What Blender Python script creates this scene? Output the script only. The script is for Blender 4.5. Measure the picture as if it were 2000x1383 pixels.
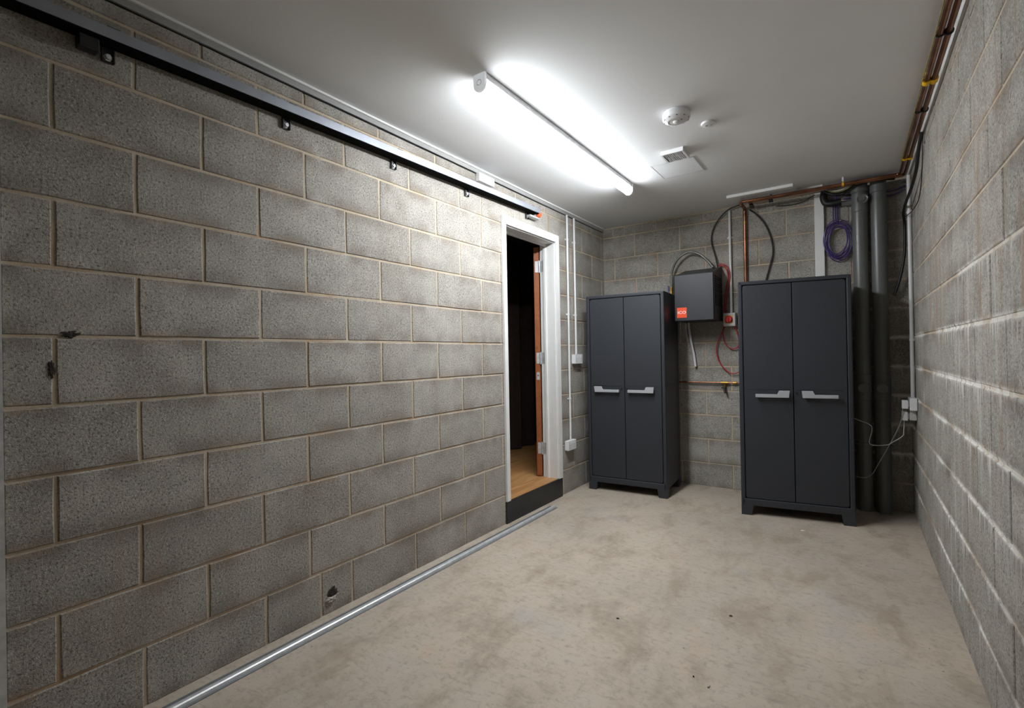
import bpy, bmesh, math, random
from mathutils import Vector, Matrix, noise as mnoise
random.seed(7)
for o in list(bpy.data.objects): bpy.data.objects.remove(o)
SC = bpy.context.scene; COL = SC.collection
PI = math.pi
# ------------------------------------------------------------------ camera
YAW, PITCH, ROLL, F_PX = 0.60683, 0.00305, -0.01758, 953.086
CAM = Vector((2.12923, 0.0, 1.25353))
W, D, H = 2.507, 4.794, 2.571            # room width, back wall, ceiling
fw = Vector((-math.sin(YAW)*math.cos(PITCH), math.cos(YAW)*math.cos(PITCH), math.sin(PITCH)))
rt = Vector((math.cos(YAW), math.sin(YAW), 0)); up = rt.cross(fw)
r2 = rt*math.cos(ROLL) + up*math.sin(ROLL); u2 = -rt*math.sin(ROLL) + up*math.cos(ROLL)
cd = bpy.data.cameras.new('camera'); cam = bpy.data.objects.new('camera', cd); COL.objects.link(cam)
cd.sensor_width = 36; cd.sensor_fit = 'HORIZONTAL'; cd.lens = F_PX/2000*36; cd.clip_start = 0.02
m = Matrix((r2, u2, -fw)).transposed().to_4x4(); m.translation = CAM
cam.matrix_world = m; SC.camera = cam
# ------------------------------------------------------------------ world and exposure
wd = bpy.data.worlds.new('world'); SC.world = wd; wd.use_nodes = True
wd.node_tree.nodes['Background'].inputs[0].default_value = (0, 0, 0, 1)
wd.node_tree.nodes['Background'].inputs[1].default_value = 0.0
SC.view_settings.view_transform = 'Standard'; SC.view_settings.look = 'None'
SC.view_settings.gamma = 1; SC.view_settings.use_curve_mapping = False
SC.view_settings.exposure = 2.42
LAMP_POWER = 34.0                          # radiance of the batten's diffuser

# ------------------------------------------------------------------ node helpers
def srgb(r, g, b):
    f = lambda c: (c/255/12.92) if c/255 <= 0.04045 else ((c/255+0.055)/1.055)**2.4
    return (f(r), f(g), f(b), 1)
class NT:
    def __init__(s, name):
        s.m = bpy.data.materials.new(name); s.m.use_nodes = True
        s.t = s.m.node_tree; s.b = s.t.nodes['Principled BSDF']
    def n(s, typ, **kw):
        nd = s.t.nodes.new(typ)
        for k, v in kw.items():
            if k[0] == '_': setattr(nd, k[1:], v)
        return nd
    def set(s, sock, v):
        if isinstance(v, bpy.types.NodeSocket): s.t.links.new(v, sock)
        else: sock.default_value = v
    def math(s, op, a, b=0.0, c=None, clamp=False):
        nd = s.t.nodes.new('ShaderNodeMath'); nd.operation = op; nd.use_clamp = clamp
        s.set(nd.inputs[0], a); s.set(nd.inputs[1], b)
        if c is not None: s.set(nd.inputs[2], c)
        return nd.outputs[0]
    def mix(s, fac, a, b, blend='MIX'):
        nd = s.t.nodes.new('ShaderNodeMix'); nd.data_type = 'RGBA'; nd.blend_type = blend
        s.set(nd.inputs[0], fac); s.set(nd.inputs[6], a); s.set(nd.inputs[7], b); return nd.outputs[2]
    def noise(s, vec, scale, detail=3, rough=0.55, dist=0.0):
        nd = s.t.nodes.new('ShaderNodeTexNoise'); s.set(nd.inputs['Vector'], vec)
        nd.inputs['Scale'].default_value = scale; nd.inputs['Detail'].default_value = detail
        nd.inputs['Roughness'].default_value = rough; nd.inputs['Distortion'].default_value = dist
        return nd.outputs['Fac']
    def ramp(s, v, a, b, x=0.0, y=1.0):
        nd = s.t.nodes.new('ShaderNodeMapRange'); nd.interpolation_type = 'SMOOTHSTEP'
        s.set(nd.inputs[0], v); nd.inputs[1].default_value = a; nd.inputs[2].default_value = b
        nd.inputs[3].default_value = x; nd.inputs[4].default_value = y; return nd.outputs[0]
    def pos(s): return s.t.nodes.new('ShaderNodeNewGeometry').outputs['Position']
    def scaled(s, v, x, y, z):
        nd = s.t.nodes.new('ShaderNodeVectorMath'); nd.operation = 'MULTIPLY'
        s.set(nd.inputs[0], v); nd.inputs[1].default_value = (x, y, z); return nd.outputs[0]
    def sep(s, v):
        nd = s.t.nodes.new('ShaderNodeSeparateXYZ'); s.set(nd.inputs[0], v); return nd.outputs
    def bump(s, h, strength, dist):
        nd = s.t.nodes.new('ShaderNodeBump'); s.set(nd.inputs['Height'], h)
        nd.inputs['Strength'].default_value = strength; nd.inputs['Distance'].default_value = dist
        s.t.links.new(nd.outputs[0], s.b.inputs['Normal'])
    def base(s, c): s.set(s.b.inputs['Base Color'], c)
    def rough(s, r): s.set(s.b.inputs['Roughness'], r)

def plain(name, c, rough=0.5, metal=0.0, var=0.05, scale=12, bump=0.0, bscale=200, spec=None):
    k = NT(name); p = k.n('ShaderNodeTexCoord').outputs['Object']
    v = k.noise(p, scale, 4)
    k.base(k.mix(k.ramp(v, 0.3, 0.7), tuple(x*(1-var) for x in c[:3])+(1,), tuple(min(1, x*(1+var)) for x in c[:3])+(1,)))
    k.rough(k.math('ADD', k.math('MULTIPLY', v, 0.12), rough-0.06)); k.b.inputs['Metallic'].default_value = metal
    if spec is not None: k.b.inputs['Specular IOR Level'].default_value = spec
    if bump: k.bump(k.noise(p, bscale, 2), bump, 0.002)
    return k.m

def block_mat(name, axis, mortar=False, effl=0.0, tan=1.0, brown=0.3):
    """dense concrete block face, or the mortar between; axis = coordinate along the wall"""
    k = NT(name); p = k.pos(); s = k.sep(p); z = s[2]; al = s[1] if axis == 'y' else s[0]
    f = k.math('FRACT', k.math('DIVIDE', k.math('ADD', z, 0.683), 0.225))       # bed joints at .217 + .225 k
    below = k.math('MULTIPLY', k.math('SUBTRACT', 1.0, f), 0.225)               # distance under the joint above
    near = k.math('MULTIPLY', k.math('MINIMUM', f, k.math('SUBTRACT', 1.0, f)), 0.225)
    big = k.noise(p, 1.3, 3); mid = k.noise(p, 7, 4, 0.6); fine = k.noise(p, 125, 3, 0.75); grit = k.noise(p, 300, 2, 0.6)
    if mortar:
        c = k.mix(k.ramp(mid, 0.3, 0.7), srgb(196, 182, 162), srgb(180, 165, 144))
        c = k.mix(k.ramp(k.noise(p, 3.2, 3), 0.54, 0.74, 0, 0.7), c, srgb(180, 146, 114))
        c = k.mix(k.ramp(fine, 0.52, 0.68, 0, 0.25), c, srgb(120, 106, 90))
    else:
        rnd = k.n('ShaderNodeObjectInfo').outputs['Random']
        c = k.mix(k.ramp(mid, 0.25, 0.75), srgb(156, 152, 145), srgb(178, 173, 165))
        c = k.mix(k.math('MULTIPLY', rnd, 0.45), c, srgb(140, 136, 129))
        c = k.mix(k.ramp(k.noise(p, 2.4, 4, 0.6), 0.5, 0.72, 0, 0.45), c, srgb(126, 117, 107))
        c = k.mix(k.ramp(fine, 0.53, 0.66, 0, 0.72), c, srgb(66, 62, 57))
        c = k.mix(k.ramp(fine, 0.47, 0.34, 0, 0.55), c, srgb(208, 205, 198))
        c = k.mix(k.ramp(grit, 0.56, 0.68, 0, 0.45), c, srgb(70, 66, 61))
        damp = k.math('MULTIPLY', k.ramp(near, 0.085, 0.01), k.ramp(k.noise(k.scaled(p, 5, 5, 2.2), 1, 3), 0.40, 0.62, 0, 0.55))
        c = k.mix(damp, c, srgb(112, 104, 95))
        sm = k.math('MULTIPLY', k.ramp(near, 0.034, 0.006), k.ramp(k.noise(p, 4.5, 4, 0.65), 0.46, 0.62, 0, 0.4*tan))
        c = k.mix(sm, c, srgb(160, 136, 112))
    if brown:
        vs = k.noise(k.scaled(p, 16, 16, 0.9), 1.0, 3)
        c = k.mix(k.math('MULTIPLY', k.ramp(vs, 0.56, 0.70), k.ramp(big, 0.42, 0.6, 0, brown)), c, srgb(150, 126, 106))
    if effl:
        st = k.noise(k.scaled(p, 38, 38, 3.0), 1.0, 4, 0.6)
        reg = k.math('MULTIPLY', k.ramp(k.noise(p, 1.7, 3), 0.38, 0.54), k.ramp(z, 1.95, 1.3, 0.25, 1))
        reg = k.math('MULTIPLY', reg, k.ramp(al, 1.2, 2.7, 0.35, 1) if axis == 'y' else k.ramp(al, 1.9, 2.3))
        run = k.math('SUBTRACT', k.math('MULTIPLY', k.ramp(st, 0.38, 0.75), 1.15), k.math('MULTIPLY', below, 8.5), clamp=True)
        band = k.math('MULTIPLY', k.ramp(near, 0.024, 0.004), k.ramp(k.noise(p, 22, 4, 0.7), 0.36, 0.56))
        e = k.math('MULTIPLY', k.math('MAXIMUM', run, band), reg)
        haze = k.math('MULTIPLY', k.ramp(vs, 0.44, 0.30), k.math('MULTIPLY', reg, 0.25))
        c = k.mix(k.math('MULTIPLY', k.math('ADD', e, haze, clamp=True), effl), c, srgb(226, 224, 220))
    k.base(c); k.rough(0.92); k.b.inputs['Specular IOR Level'].default_value = 0.2
    h = k.math('ADD', k.math('MULTIPLY', fine, -0.7 if not mortar else 0.5), k.math('MULTIPLY', grit, -0.5))
    k.bump(h, 0.55 if not mortar else 0.4, 0.004)
    return k.m

def floor_mat():
    k = NT('concrete_floor'); p = k.pos()
    a = k.noise(p, 0.9, 4, 0.6, 0.4); b = k.noise(k.scaled(p, 4.2, 2.6, 1), 1, 7, 0.68, 0.35); c3 = k.noise(k.scaled(p, 16, 44, 1), 1, 6, 0.7, 0.6)
    f = k.noise(p, 90, 4, 0.7)
    c = k.mix(k.ramp(a, 0.35, 0.65), srgb(186, 173, 157), srgb(172, 161, 148))
    c = k.mix(k.ramp(b, 0.45, 0.68, 0, 0.75), c, srgb(150, 136, 119))
    c = k.mix(k.ramp(b, 0.45, 0.27, 0, 0.6), c, srgb(186, 177, 167))
    c = k.mix(k.ramp(c3, 0.5, 0.72, 0, 0.45), c, srgb(128, 117, 104))
    c = k.mix(k.ramp(k.noise(p, 2.1, 3, 0.6), 0.60, 0.72, 0, 0.35), c, srgb(190, 164, 140))
    c = k.mix(k.ramp(k.noise(p, 1.6, 3), 0.58, 0.74, 0, 0.45), c, srgb(166, 166, 168))
    c = k.mix(k.ramp(k.noise(p, 34, 5, 0.75), 0.5, 0.72, 0, 0.5), c, srgb(126, 114, 99))
    st = k.noise(k.scaled(p, 5, 3, 1), 1.3, 6, 0.75)
    c = k.mix(k.ramp(st, 0.62, 0.75, 0, 0.45), c, srgb(104, 95, 84))
    c = k.mix(k.ramp(f, 0.56, 0.75, 0, 0.28), c, srgb(108, 100, 90))
    vo = k.n('ShaderNodeTexVoronoi'); k.set(vo.inputs['Vector'], p); vo.inputs['Scale'].default_value = 7.5
    c = k.mix(k.ramp(vo.outputs['Distance'], 0.034, 0.018, 0, 0.8), c, srgb(74, 66, 58))
    c = k.mix(k.ramp(k.noise(p, 17, 2), 0.74, 0.79, 0, 0.6), c, srgb(196, 178, 160))
    k.base(c); k.rough(k.math('ADD', k.math('MULTIPLY', b, 0.3), 0.45)); k.b.inputs['Specular IOR Level'].default_value = 0.35
    k.bump(k.math('ADD', f, k.math('MULTIPLY', c3, 0.8)), 0.25, 0.003)
    return k.m

def wood_mat(name, c1, c2):
    k = NT(name); p = k.pos(); rnd = k.n('ShaderNodeObjectInfo').outputs['Random']
    v = k.noise(k.scaled(p, 28, 2.2, 28), 1, 5, 0.65, 0.6)
    c = k.mix(k.ramp(v, 0.3, 0.7), c1, c2); c = k.mix(k.math('MULTIPLY', rnd, 0.45), c, c2)
    c = k.mix(k.ramp(k.noise(k.scaled(p, 9, 3, 9), 1, 2), 0.66, 0.74, 0, 0.6), c, tuple(x*0.35 for x in c2[:3])+(1,))
    k.base(c); k.rough(0.45); return k.m

M = {}
M['block_l'] = block_mat('block_left', 'y', tan=1.0, brown=0.18)
M['mortar_l'] = block_mat('mortar_left', 'y', mortar=True, brown=0.2)
M['block_b'] = block_mat('block_back', 'x', effl=0.8, brown=0.35)
M['mortar_b'] = block_mat('mortar_back', 'x', mortar=True, effl=0.8, brown=0.3)
M['block_r'] = block_mat('block_right', 'y', effl=0.95, tan=1.4, brown=0.8)
M['mortar_r'] = block_mat('mortar_right', 'y', mortar=True, effl=1.0, brown=0.5)
M['floor'] = floor_mat()
M['ceiling'] = plain('ceiling_paint', srgb(226, 227, 228), 0.85, var=0.015, scale=2)
M['white'] = plain('white_paint', srgb(226, 226, 224), 0.4, var=0.02)
M['plastic_w'] = plain('white_plastic', srgb(224, 224, 226), 0.35, var=0.01)
M['pvc'] = plain('pvc_conduit', srgb(216, 216, 216), 0.4, var=0.02)
M['cab'] = plain('charcoal_plastic', srgb(43, 46, 52), 0.55, var=0.05, scale=40, bump=0.25, bscale=260)
M['cab_frame'] = plain('charcoal_frame_plastic', srgb(46, 49, 55), 0.5, var=0.05, scale=40, bump=0.2, bscale=260)
M['handle'] = plain('grey_handle_plastic', srgb(168, 169, 173), 0.5, var=0.03)
M['black'] = plain('black_rubber', srgb(22, 22, 23), 0.5, var=0.1)
M['ctrl'] = plain('black_steel_case', srgb(40, 42, 47), 0.45, var=0.04)
M['ctrl_side'] = plain('black_case_side', srgb(30, 30, 32), 0.5, var=0.05)
M['orange'] = plain('orange_sticker', srgb(240, 82, 40), 0.4, var=0.02)
M['print_w'] = plain('white_print', srgb(245, 240, 236), 0.4, var=0.01)
M['alu'] = plain('aluminium', srgb(150, 154, 163), 0.5, metal=0.55, var=0.06)
M['galv'] = plain('galvanised_steel', srgb(198, 199, 200), 0.42, metal=0.4, var=0.12, scale=30)
M['chrome'] = plain('bright_bolt', srgb(230, 231, 234), 0.3, metal=0.5, var=0.03)
M['copper'] = plain('copper', srgb(146, 100, 76), 0.3, metal=0.92, var=0.3, scale=9)
M['brass'] = plain('brass', srgb(178, 138, 72), 0.35, metal=0.9, var=0.15)
M['soil'] = plain('grey_soil_pipe', srgb(98, 100, 98), 0.33, var=0.04)
M['braid'] = plain('braided_steel', srgb(120, 120, 118), 0.4, metal=0.7, var=0.3, scale=200)
M['red'] = plain('red_cable', srgb(176, 40, 44), 0.45, var=0.05)
M['redknob'] = plain('red_switch', srgb(214, 40, 26), 0.4, var=0.03)
M['yellow'] = plain('yellow_plastic', srgb(236, 184, 24), 0.4, var=0.05)
M['green'] = plain('green_yellow_earth', srgb(132, 126, 70), 0.5, var=0.25, scale=60)
M['purple'] = plain('purple_cable', srgb(70, 52, 116), 0.4, var=0.1)
M['blue'] = plain('blue_lever', srgb(36, 72, 160), 0.4, var=0.05)
M['grey_box'] = plain('grey_enclosure', srgb(196, 196, 192), 0.45, var=0.03)
M['endcap0'] = plain('grey_endcap', srgb(196, 197, 200), 0.45, var=0.02)
M['riser'] = plain('black_riser_panel', srgb(36, 36, 37), 0.4, var=0.25, scale=7)
M['leaf'] = wood_mat('orange_hardwood', srgb(160, 94, 54), srgb(134, 74, 40))
M['oak'] = wood_mat('oak_boards', srgb(196, 152, 100), srgb(164, 116, 70))
M['curtain'] = plain('dark_curtain', srgb(52, 38, 32), 0.85, var=0.2)
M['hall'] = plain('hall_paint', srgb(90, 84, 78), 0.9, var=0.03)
M['dark'] = plain('dark_panel', srgb(26, 26, 26), 0.8, var=0.05)
M['shade'] = plain('roller_door_grey', srgb(30, 30, 30), 0.8, var=0.04)
M['orange_p'] = plain('orange_buffer', srgb(232, 104, 58), 0.5, var=0.03)
M['crater'] = plain('broken_block', srgb(50, 45, 40), 0.95, var=0.4, scale=60, bump=0.8, bscale=120)
M['lump'] = plain('pale_mortar_lump', srgb(172, 166, 156), 0.95, var=0.25, scale=80, bump=0.8, bscale=150)
M['ventback'] = plain('brown_vent_backing', srgb(104, 84, 68), 0.9, var=0.2)  # brown backing seen between the vent slats
M['steel_d'] = plain('dark_steel', srgb(70, 70, 72), 0.4, metal=0.7, var=0.2)
M['hatch_edge'] = plain('hatch_edge', srgb(186, 187, 188), 0.8, var=0.02)
M['stripgrey'] = plain('grey_edge_strip', srgb(150, 150, 148), 0.7, var=0.05)
M['guide_base'] = plain('dull_zinc', srgb(128, 130, 132), 0.5, metal=0.4, var=0.12, scale=20)
M['under_shade'] = plain('track_under_shade', srgb(10, 10, 10), 0.95, var=0.1, spec=0.1)  # near-black colour standing in for the shade under the track
M['lintel'] = block_mat('concrete_lintel', 'y', tan=0.4, brown=0.9)
M['debris'] = plain('dark_chip', srgb(52, 46, 40), 0.8, var=0.2)
k = NT('glowing_end_cap'); k.base(srgb(200, 201, 204)); k.rough(0.45)      # thin plastic lit through from the tube
k.b.inputs['Emission Color'].default_value = (0.93, 0.97, 1.0, 1); k.b.inputs['Emission Strength'].default_value = 0.075; M['endcap'] = k.m
k = NT('lit_diffuser'); k.base((0.9, 0.9, 0.9, 1)); k.b.inputs['Emission Color'].default_value = (0.93, 0.97, 1.0, 1)
# the diodes face down: the opal cover is brightest below and dims up its flanks
k.set(k.b.inputs['Emission Strength'], k.ramp(k.sep(k.pos())[2], H-0.083, H-0.045, LAMP_POWER, LAMP_POWER*0.022)); M['lit'] = k.m

# ------------------------------------------------------------------ mesh helpers
class MB:
    def __init__(s): s.v = []; s.f = []; s.sm = []
    def add(s, vs, fs, smooth=False):
        b = len(s.v); s.v += [tuple(v) for v in vs]; s.f += [tuple(i+b for i in f) for f in fs]; s.sm += [smooth]*len(fs); return s
    def box(s, x0, x1, y0, y1, z0, z1):
        vs = [(x, y, z) for z in (z0, z1) for y in (y0, y1) for x in (x0, x1)]
        return s.add(vs, [(0,2,3,1), (4,5,7,6), (0,1,5,4), (2,6,7,3), (0,4,6,2), (1,3,7,5)])
    def bbox(s, x0, x1, y0, y1, z0, z1, b=0.003, seg=2):
        bm = bmesh.new(); bmesh.ops.create_cube(bm, size=1)
        for v in bm.verts: v.co = ((x0+x1)/2+v.co.x*(x1-x0), (y0+y1)/2+v.co.y*(y1-y0), (z0+z1)/2+v.co.z*(z1-z0))
        bmesh.ops.bevel(bm, geom=bm.edges[:], offset=b, segments=seg, profile=0.5, affect='EDGES')
        bm.verts.index_update(); s.add([v.co[:] for v in bm.verts], [[v.index for v in f.verts] for f in bm.faces]); bm.free(); return s
    def prism(s, poly, axis, a, b, smooth=False):
        """extrude a 2-D polygon along an axis; poly in the two other coordinates, in xyz order"""
        def P(u, w, t): return {'x': (t, u, w), 'y': (u, t, w), 'z': (u, w, t)}[axis]
        n = len(poly); vs = [P(u, w, a) for u, w in poly] + [P(u, w, b) for u, w in poly]
        fs = [(i, (i+1) % n, n+(i+1) % n, n+i) for i in range(n)]
        s.add(vs, fs, smooth); s.add(vs[:n], [tuple(range(n))[::-1]]); s.add(vs[n:], [tuple(range(n))]); return s
    def tube(s, pts, r, n=10, caps=True):
        pts = [Vector(p) for p in pts]; R = r if hasattr(r, '__len__') else [r]*len(pts)
        t0 = (pts[1]-pts[0]).normalized(); a = Vector((0, 0, 1)) if abs(t0.z) < 0.9 else Vector((1, 0, 0))
        u = t0.cross(a).normalized(); rings = []
        for i, p in enumerate(pts):
            t = (pts[min(i+1, len(pts)-1)]-pts[max(i-1, 0)]).normalized()
            u = (u - t*u.dot(t)).normalized(); w = t.cross(u)
            rings.append([p+(u*math.cos(2*PI*j/n)+w*math.sin(2*PI*j/n))*R[i] for j in range(n)])
        vs = [v for rg in rings for v in rg]; fs = []
        for i in range(len(pts)-1):
            for j in range(n): fs.append((i*n+j, i*n+(j+1) % n, (i+1)*n+(j+1) % n, (i+1)*n+j))
        s.add(vs, fs, True)
        if caps: s.add(rings[0], [tuple(range(n))[::-1]]); s.add(rings[-1], [tuple(range(n))])
        return s
    def lathe(s, prof, c, axis='z', n=32, smooth=True):
        """prof = (radius, height) pairs; c = centre"""
        c = Vector(c); vs = []
        for r, h in prof:
            for j in range(n):
                a = 2*PI*j/n; x, y = r*math.cos(a), r*math.sin(a)
                vs.append(c + Vector({'z': (x, y, h), 'y': (x, h, y), 'x': (h, x, y)}[axis]))
        fs = [(i*n+j, i*n+(j+1) % n, (i+1)*n+(j+1) % n, (i+1)*n+j) for i in range(len(prof)-1) for j in range(n)]
        return s.add(vs, fs, smooth)
    def build(s, name, mat, parent=None, fix=True):
        me = bpy.data.meshes.new(name); me.from_pydata(s.v, [], s.f); me.validate()
        if fix:
            bm = bmesh.new(); bm.from_mesh(me); bmesh.ops.remove_doubles(bm, verts=bm.verts, dist=1e-6)
            bmesh.ops.recalc_face_normals(bm, faces=bm.faces)
            for f in bm.faces: f.smooth = False
            bm.to_mesh(me); bm.free()
        if any(s.sm):
            for q in me.polygons: q.use_smooth = len(q.vertices) == 4
            me.set_sharp_from_angle(angle=math.radians(42))
        me.materials.append(M[mat] if isinstance(mat, str) else mat)
        return link(name, me, parent)
def link(name, me, parent=None):
    o = bpy.data.objects.new(name, me); COL.objects.link(o)
    if parent is not None:
        o.parent = parent; o.matrix_parent_inverse = parent_world(parent).inverted()
    return o
def parent_world(o):
    mw = o.matrix_basis.copy()
    return parent_world(o.parent) @ o.matrix_parent_inverse @ mw if o.parent else mw
def tag(o, label, cat, group=None, kind=None):
    o['label'] = label; o['category'] = cat
    if group: o['group'] = group
    if kind: o['kind'] = kind
    return o
def thing(name, loc, label, cat, group=None, kind=None, rz=0.0):
    o = bpy.data.objects.new(name, None); COL.objects.link(o); o.location = loc; o.rotation_euler.z = rz; o.empty_display_size = 0.05
    return tag(o, label, cat, group, kind)
def smooth_path(pts, k=8):
    P = [Vector(p) for p in pts]; P = [P[0]*2-P[1]] + P + [P[-1]*2-P[-2]]; out = []
    for i in range(1, len(P)-2):
        for j in range(k):
            t = j/k; a, b, c, d = P[i-1:i+3]
            out.append(0.5*((2*b)+(c-a)*t+(2*a-5*b+4*c-d)*t*t+(-a+3*b-3*c+d)*t**3))
    return out + [P[-2]]
def elbow_path(pts, r=0.03, k=6):
    P = [Vector(p) for p in pts]; out = [P[0]]
    for i in range(1, len(P)-1):
        a = (P[i-1]-P[i]).normalized(); b = (P[i+1]-P[i]).normalized(); A = P[i]+a*r; B = P[i]+b*r
        for j in range(k+1):
            t = j/k; out.append(A*(1-t)**2 + P[i]*2*t*(1-t) + B*t*t)
    return out + [P[-1]]

# ------------------------------------------------------------------ walls of concrete blocks
def zj(k): return 0.217 + 0.225*k
COURSES = [(0.0, 0.212)] + [(zj(i)+0.005, zj(i+1)-0.005) for i in range(10)] + [(zj(10)+0.005, None)]
BM_CACHE = {}
def block_mesh(w, h, var, mat):
    key = (round(w, 3), round(h, 3), var, mat)
    if key in BM_CACHE: return BM_CACHE[key]
    rnd = random.Random(str(key)); nx = 3 if w > 0.2 else 1; j = 0.0014
    outl = [(-w/2+w*i/nx, -h/2) for i in range(nx)] + [(w/2, -h/2), (w/2, 0)] + [(w/2-w*i/nx, h/2) for i in range(nx)] + [(-w/2, h/2), (-w/2, 0)]
    n = len(outl); outl = [(x+rnd.uniform(-j, j), y+rnd.uniform(-j, j)) for x, y in outl]
    inn = [(x - math.copysign(0.0035, x)*(abs(x) > w/2-0.01), y - math.copysign(0.0035, y)*(abs(y) > h/2-0.01)) for x, y in outl]
    vs = [(x, 0.02, y) for x, y in outl] + [(x, 0.0028, y) for x, y in outl] + [(x, 0, y) for x, y in inn]
    fs = []
    for r in (0, 1):
        for i in range(n): fs.append((r*n+i, r*n+(i+1) % n, (r+1)*n+(i+1) % n, (r+1)*n+i))
    fs.append(tuple(range(2*n, 3*n)))
    mb = MB().add(vs, fs); me = bpy.data.meshes.new('concrete_block'); me.from_pydata(mb.v, [], mb.f); me.update()
    me.materials.append(M[mat]); BM_CACHE[key] = me; return me
def lay(wall, side, mat, s0, s1, offs, top, holes=(), fixed={}):
    """fill a wall with blocks; offs[c] = one vertical joint position of course c; holes = (s0, s1, z0, z1)"""
    for c, (z0, z1) in enumerate(COURSES):
        z1 = top if z1 is None else z1
        o = offs[c]; n0 = math.floor((s0-o)/0.45)-1
        js = [o+0.45*(n0+i) for i in range(int((s1-s0)/0.45)+4)] + fixed.get(c, [])
        js = sorted(js); segs = []
        for a, b in zip(js, js[1:]):
            segs.append((max(a+0.005, s0), min(b-0.005, s1)))
        for hs0, hs1, hz0, hz1 in holes:
            if z1 > hz0+0.01 and z0 < hz1-0.01:
                nw = []
                for a, b in segs:
                    if b <= hs0 or a >= hs1: nw.append((a, b))
                    else:
                        if a < hs0: nw.append((a, hs0))
                        if b > hs1: nw.append((hs1, b))
                segs = nw
        for a, b in segs:
            if b-a < 0.025: continue
            me = block_mesh(b-a, z1-z0, random.randrange(4), mat)
            b_o = link('concrete_block', me); d = random.uniform(-0.0012, 0.0012); mid = (a+b)/2; zz = (z0+z1)/2
            if side == 'l': b_o.location = (d, mid, zz); b_o.rotation_euler = (0, 0, PI/2)
            if side == 'b': b_o.location = (mid, D-d, zz)
            if side == 'r': b_o.location = (W-d, mid, zz); b_o.rotation_euler = (0, 0, -PI/2)
            b_o.rotation_euler.y += random.uniform(-0.002, 0.002)
            b_o.parent = wall

REC = 0.0035                      # joints lie this far behind the block faces
DY0, DY1, DZ0, DZ1 = 2.972, 3.768, 0.165, 2.252       # masonry opening of the doorway
Y_NEAR = -1.6                    # end of the room behind the camera
wl = MB()
wl.box(-0.13, -REC, 0.318, DY0, 0, 2.524).box(-0.13, -REC, DY1, D+0.15, 0, 2.524).box(-0.13, -REC, DY0, DY1, DZ1, 2.524).box(-0.13, -REC, DY0, DY1, 0, DZ0-0.02)
wall_left = tag(wl.build('wall_left', 'mortar_l'), 'long left wall of grey concrete blocks with tan mortar joints', 'wall', kind='structure')
offs = [0.690, 0.456, 0.683, 0.454, 0.685, 0.456, 0.684, 0.457, 0.682, 0.457, 0.682, 0.457]
lay(wall_left, 'l', 'block_l', 0.336, D, offs, 2.526, holes=[(DY0, DY1, 0, DZ1), (2.715, 3.975, 2.246, 2.463)], fixed={0: [1.410]})
lt = MB().bbox(-0.02, 0.001, 2.722, 3.968, 2.247, 2.462, 0.003, 1).build('concrete_lintel', 'lintel', wall_left)
wb = MB().box(-0.13, W+0.15, D+REC, D+0.15, 0, H)
wall_back = tag(wb.build('wall_back', 'mortar_b'), 'end wall of grey concrete blocks behind the two cabinets', 'wall', kind='structure')
offb = [1.231, 1.020, 1.229, 1.011, 1.233, 1.010, 1.233, 1.010, 0.353, 0.574, 0.340, 0.560]
lay(wall_back, 'b', 'block_b', 0.0, W, offb, 2.556)
wr = MB().box(W+REC, W+0.15, Y_NEAR, D+0.15, 0, H)
wall_right = tag(wr.build('wall_right', 'mortar_r'), 'right wall of concrete blocks streaked with white salt along the joints', 'wall', kind='structure')
offr = [2.23, 2.45, 2.22, 2.46, 2.23, 2.468, 2.205, 2.470, 2.194, 2.46, 2.22, 2.45]
lay(wall_right, 'r', 'block_r', 0.75, D, offr, 2.525)
# behind the camera: a dark wing beside the opening and a closed grey door wall
tag(MB().box(-0.13, -0.012, Y_NEAR, 0.317, 0, 2.571).build('wall_entrance', 'dark'), 'black panel beside the metal edge at the far left', 'wall', kind='structure')
tag(MB().box(-0.13, W+0.15, Y_NEAR-0.1, Y_NEAR, 0, H).build('wall_front', 'shade'), 'dark grey closed wall behind the viewpoint', 'wall', kind='structure')
tag(MB().box(-0.012, 0.010, 0.319, 0.335, 0, 2.37).build('trim_1', 'galv'), 'thin grey metal edge at the left end of the block wall', 'trim', kind='structure')
floor = tag(MB().box(-0.13, W+0.15, Y_NEAR-0.1, D+0.15, -0.12, 0).build('floor', 'floor'), 'bare mottled concrete floor', 'floor', kind='structure')
ceiling = tag(MB().box(-0.2, W+0.15, Y_NEAR-0.1, D+0.15, H, H+0.1).build('ceiling', 'ceiling'), 'plain white painted ceiling', 'ceiling', kind='structure')
tr2 = thing('trim_2', (0, 2.4, H), 'white ceiling edge bead along the left block wall', 'trim', kind='structure')
MB().box(-0.004, 0.006, 0.0, D-0.01, 2.533, H-0.011).build('edge_strip', 'stripgrey', tr2)
MB().bbox(-0.004, 0.016, 0.0, D-0.01, H-0.012, H-0.0002, 0.002, 1).build('bead', 'white', tr2)
tag(MB().box(W-0.008, W+0.05, 0.2, D-0.01, 2.532, H).build('trim_3', 'white'), 'white strip under the ceiling behind the copper pipes', 'trim', kind='structure')
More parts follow.
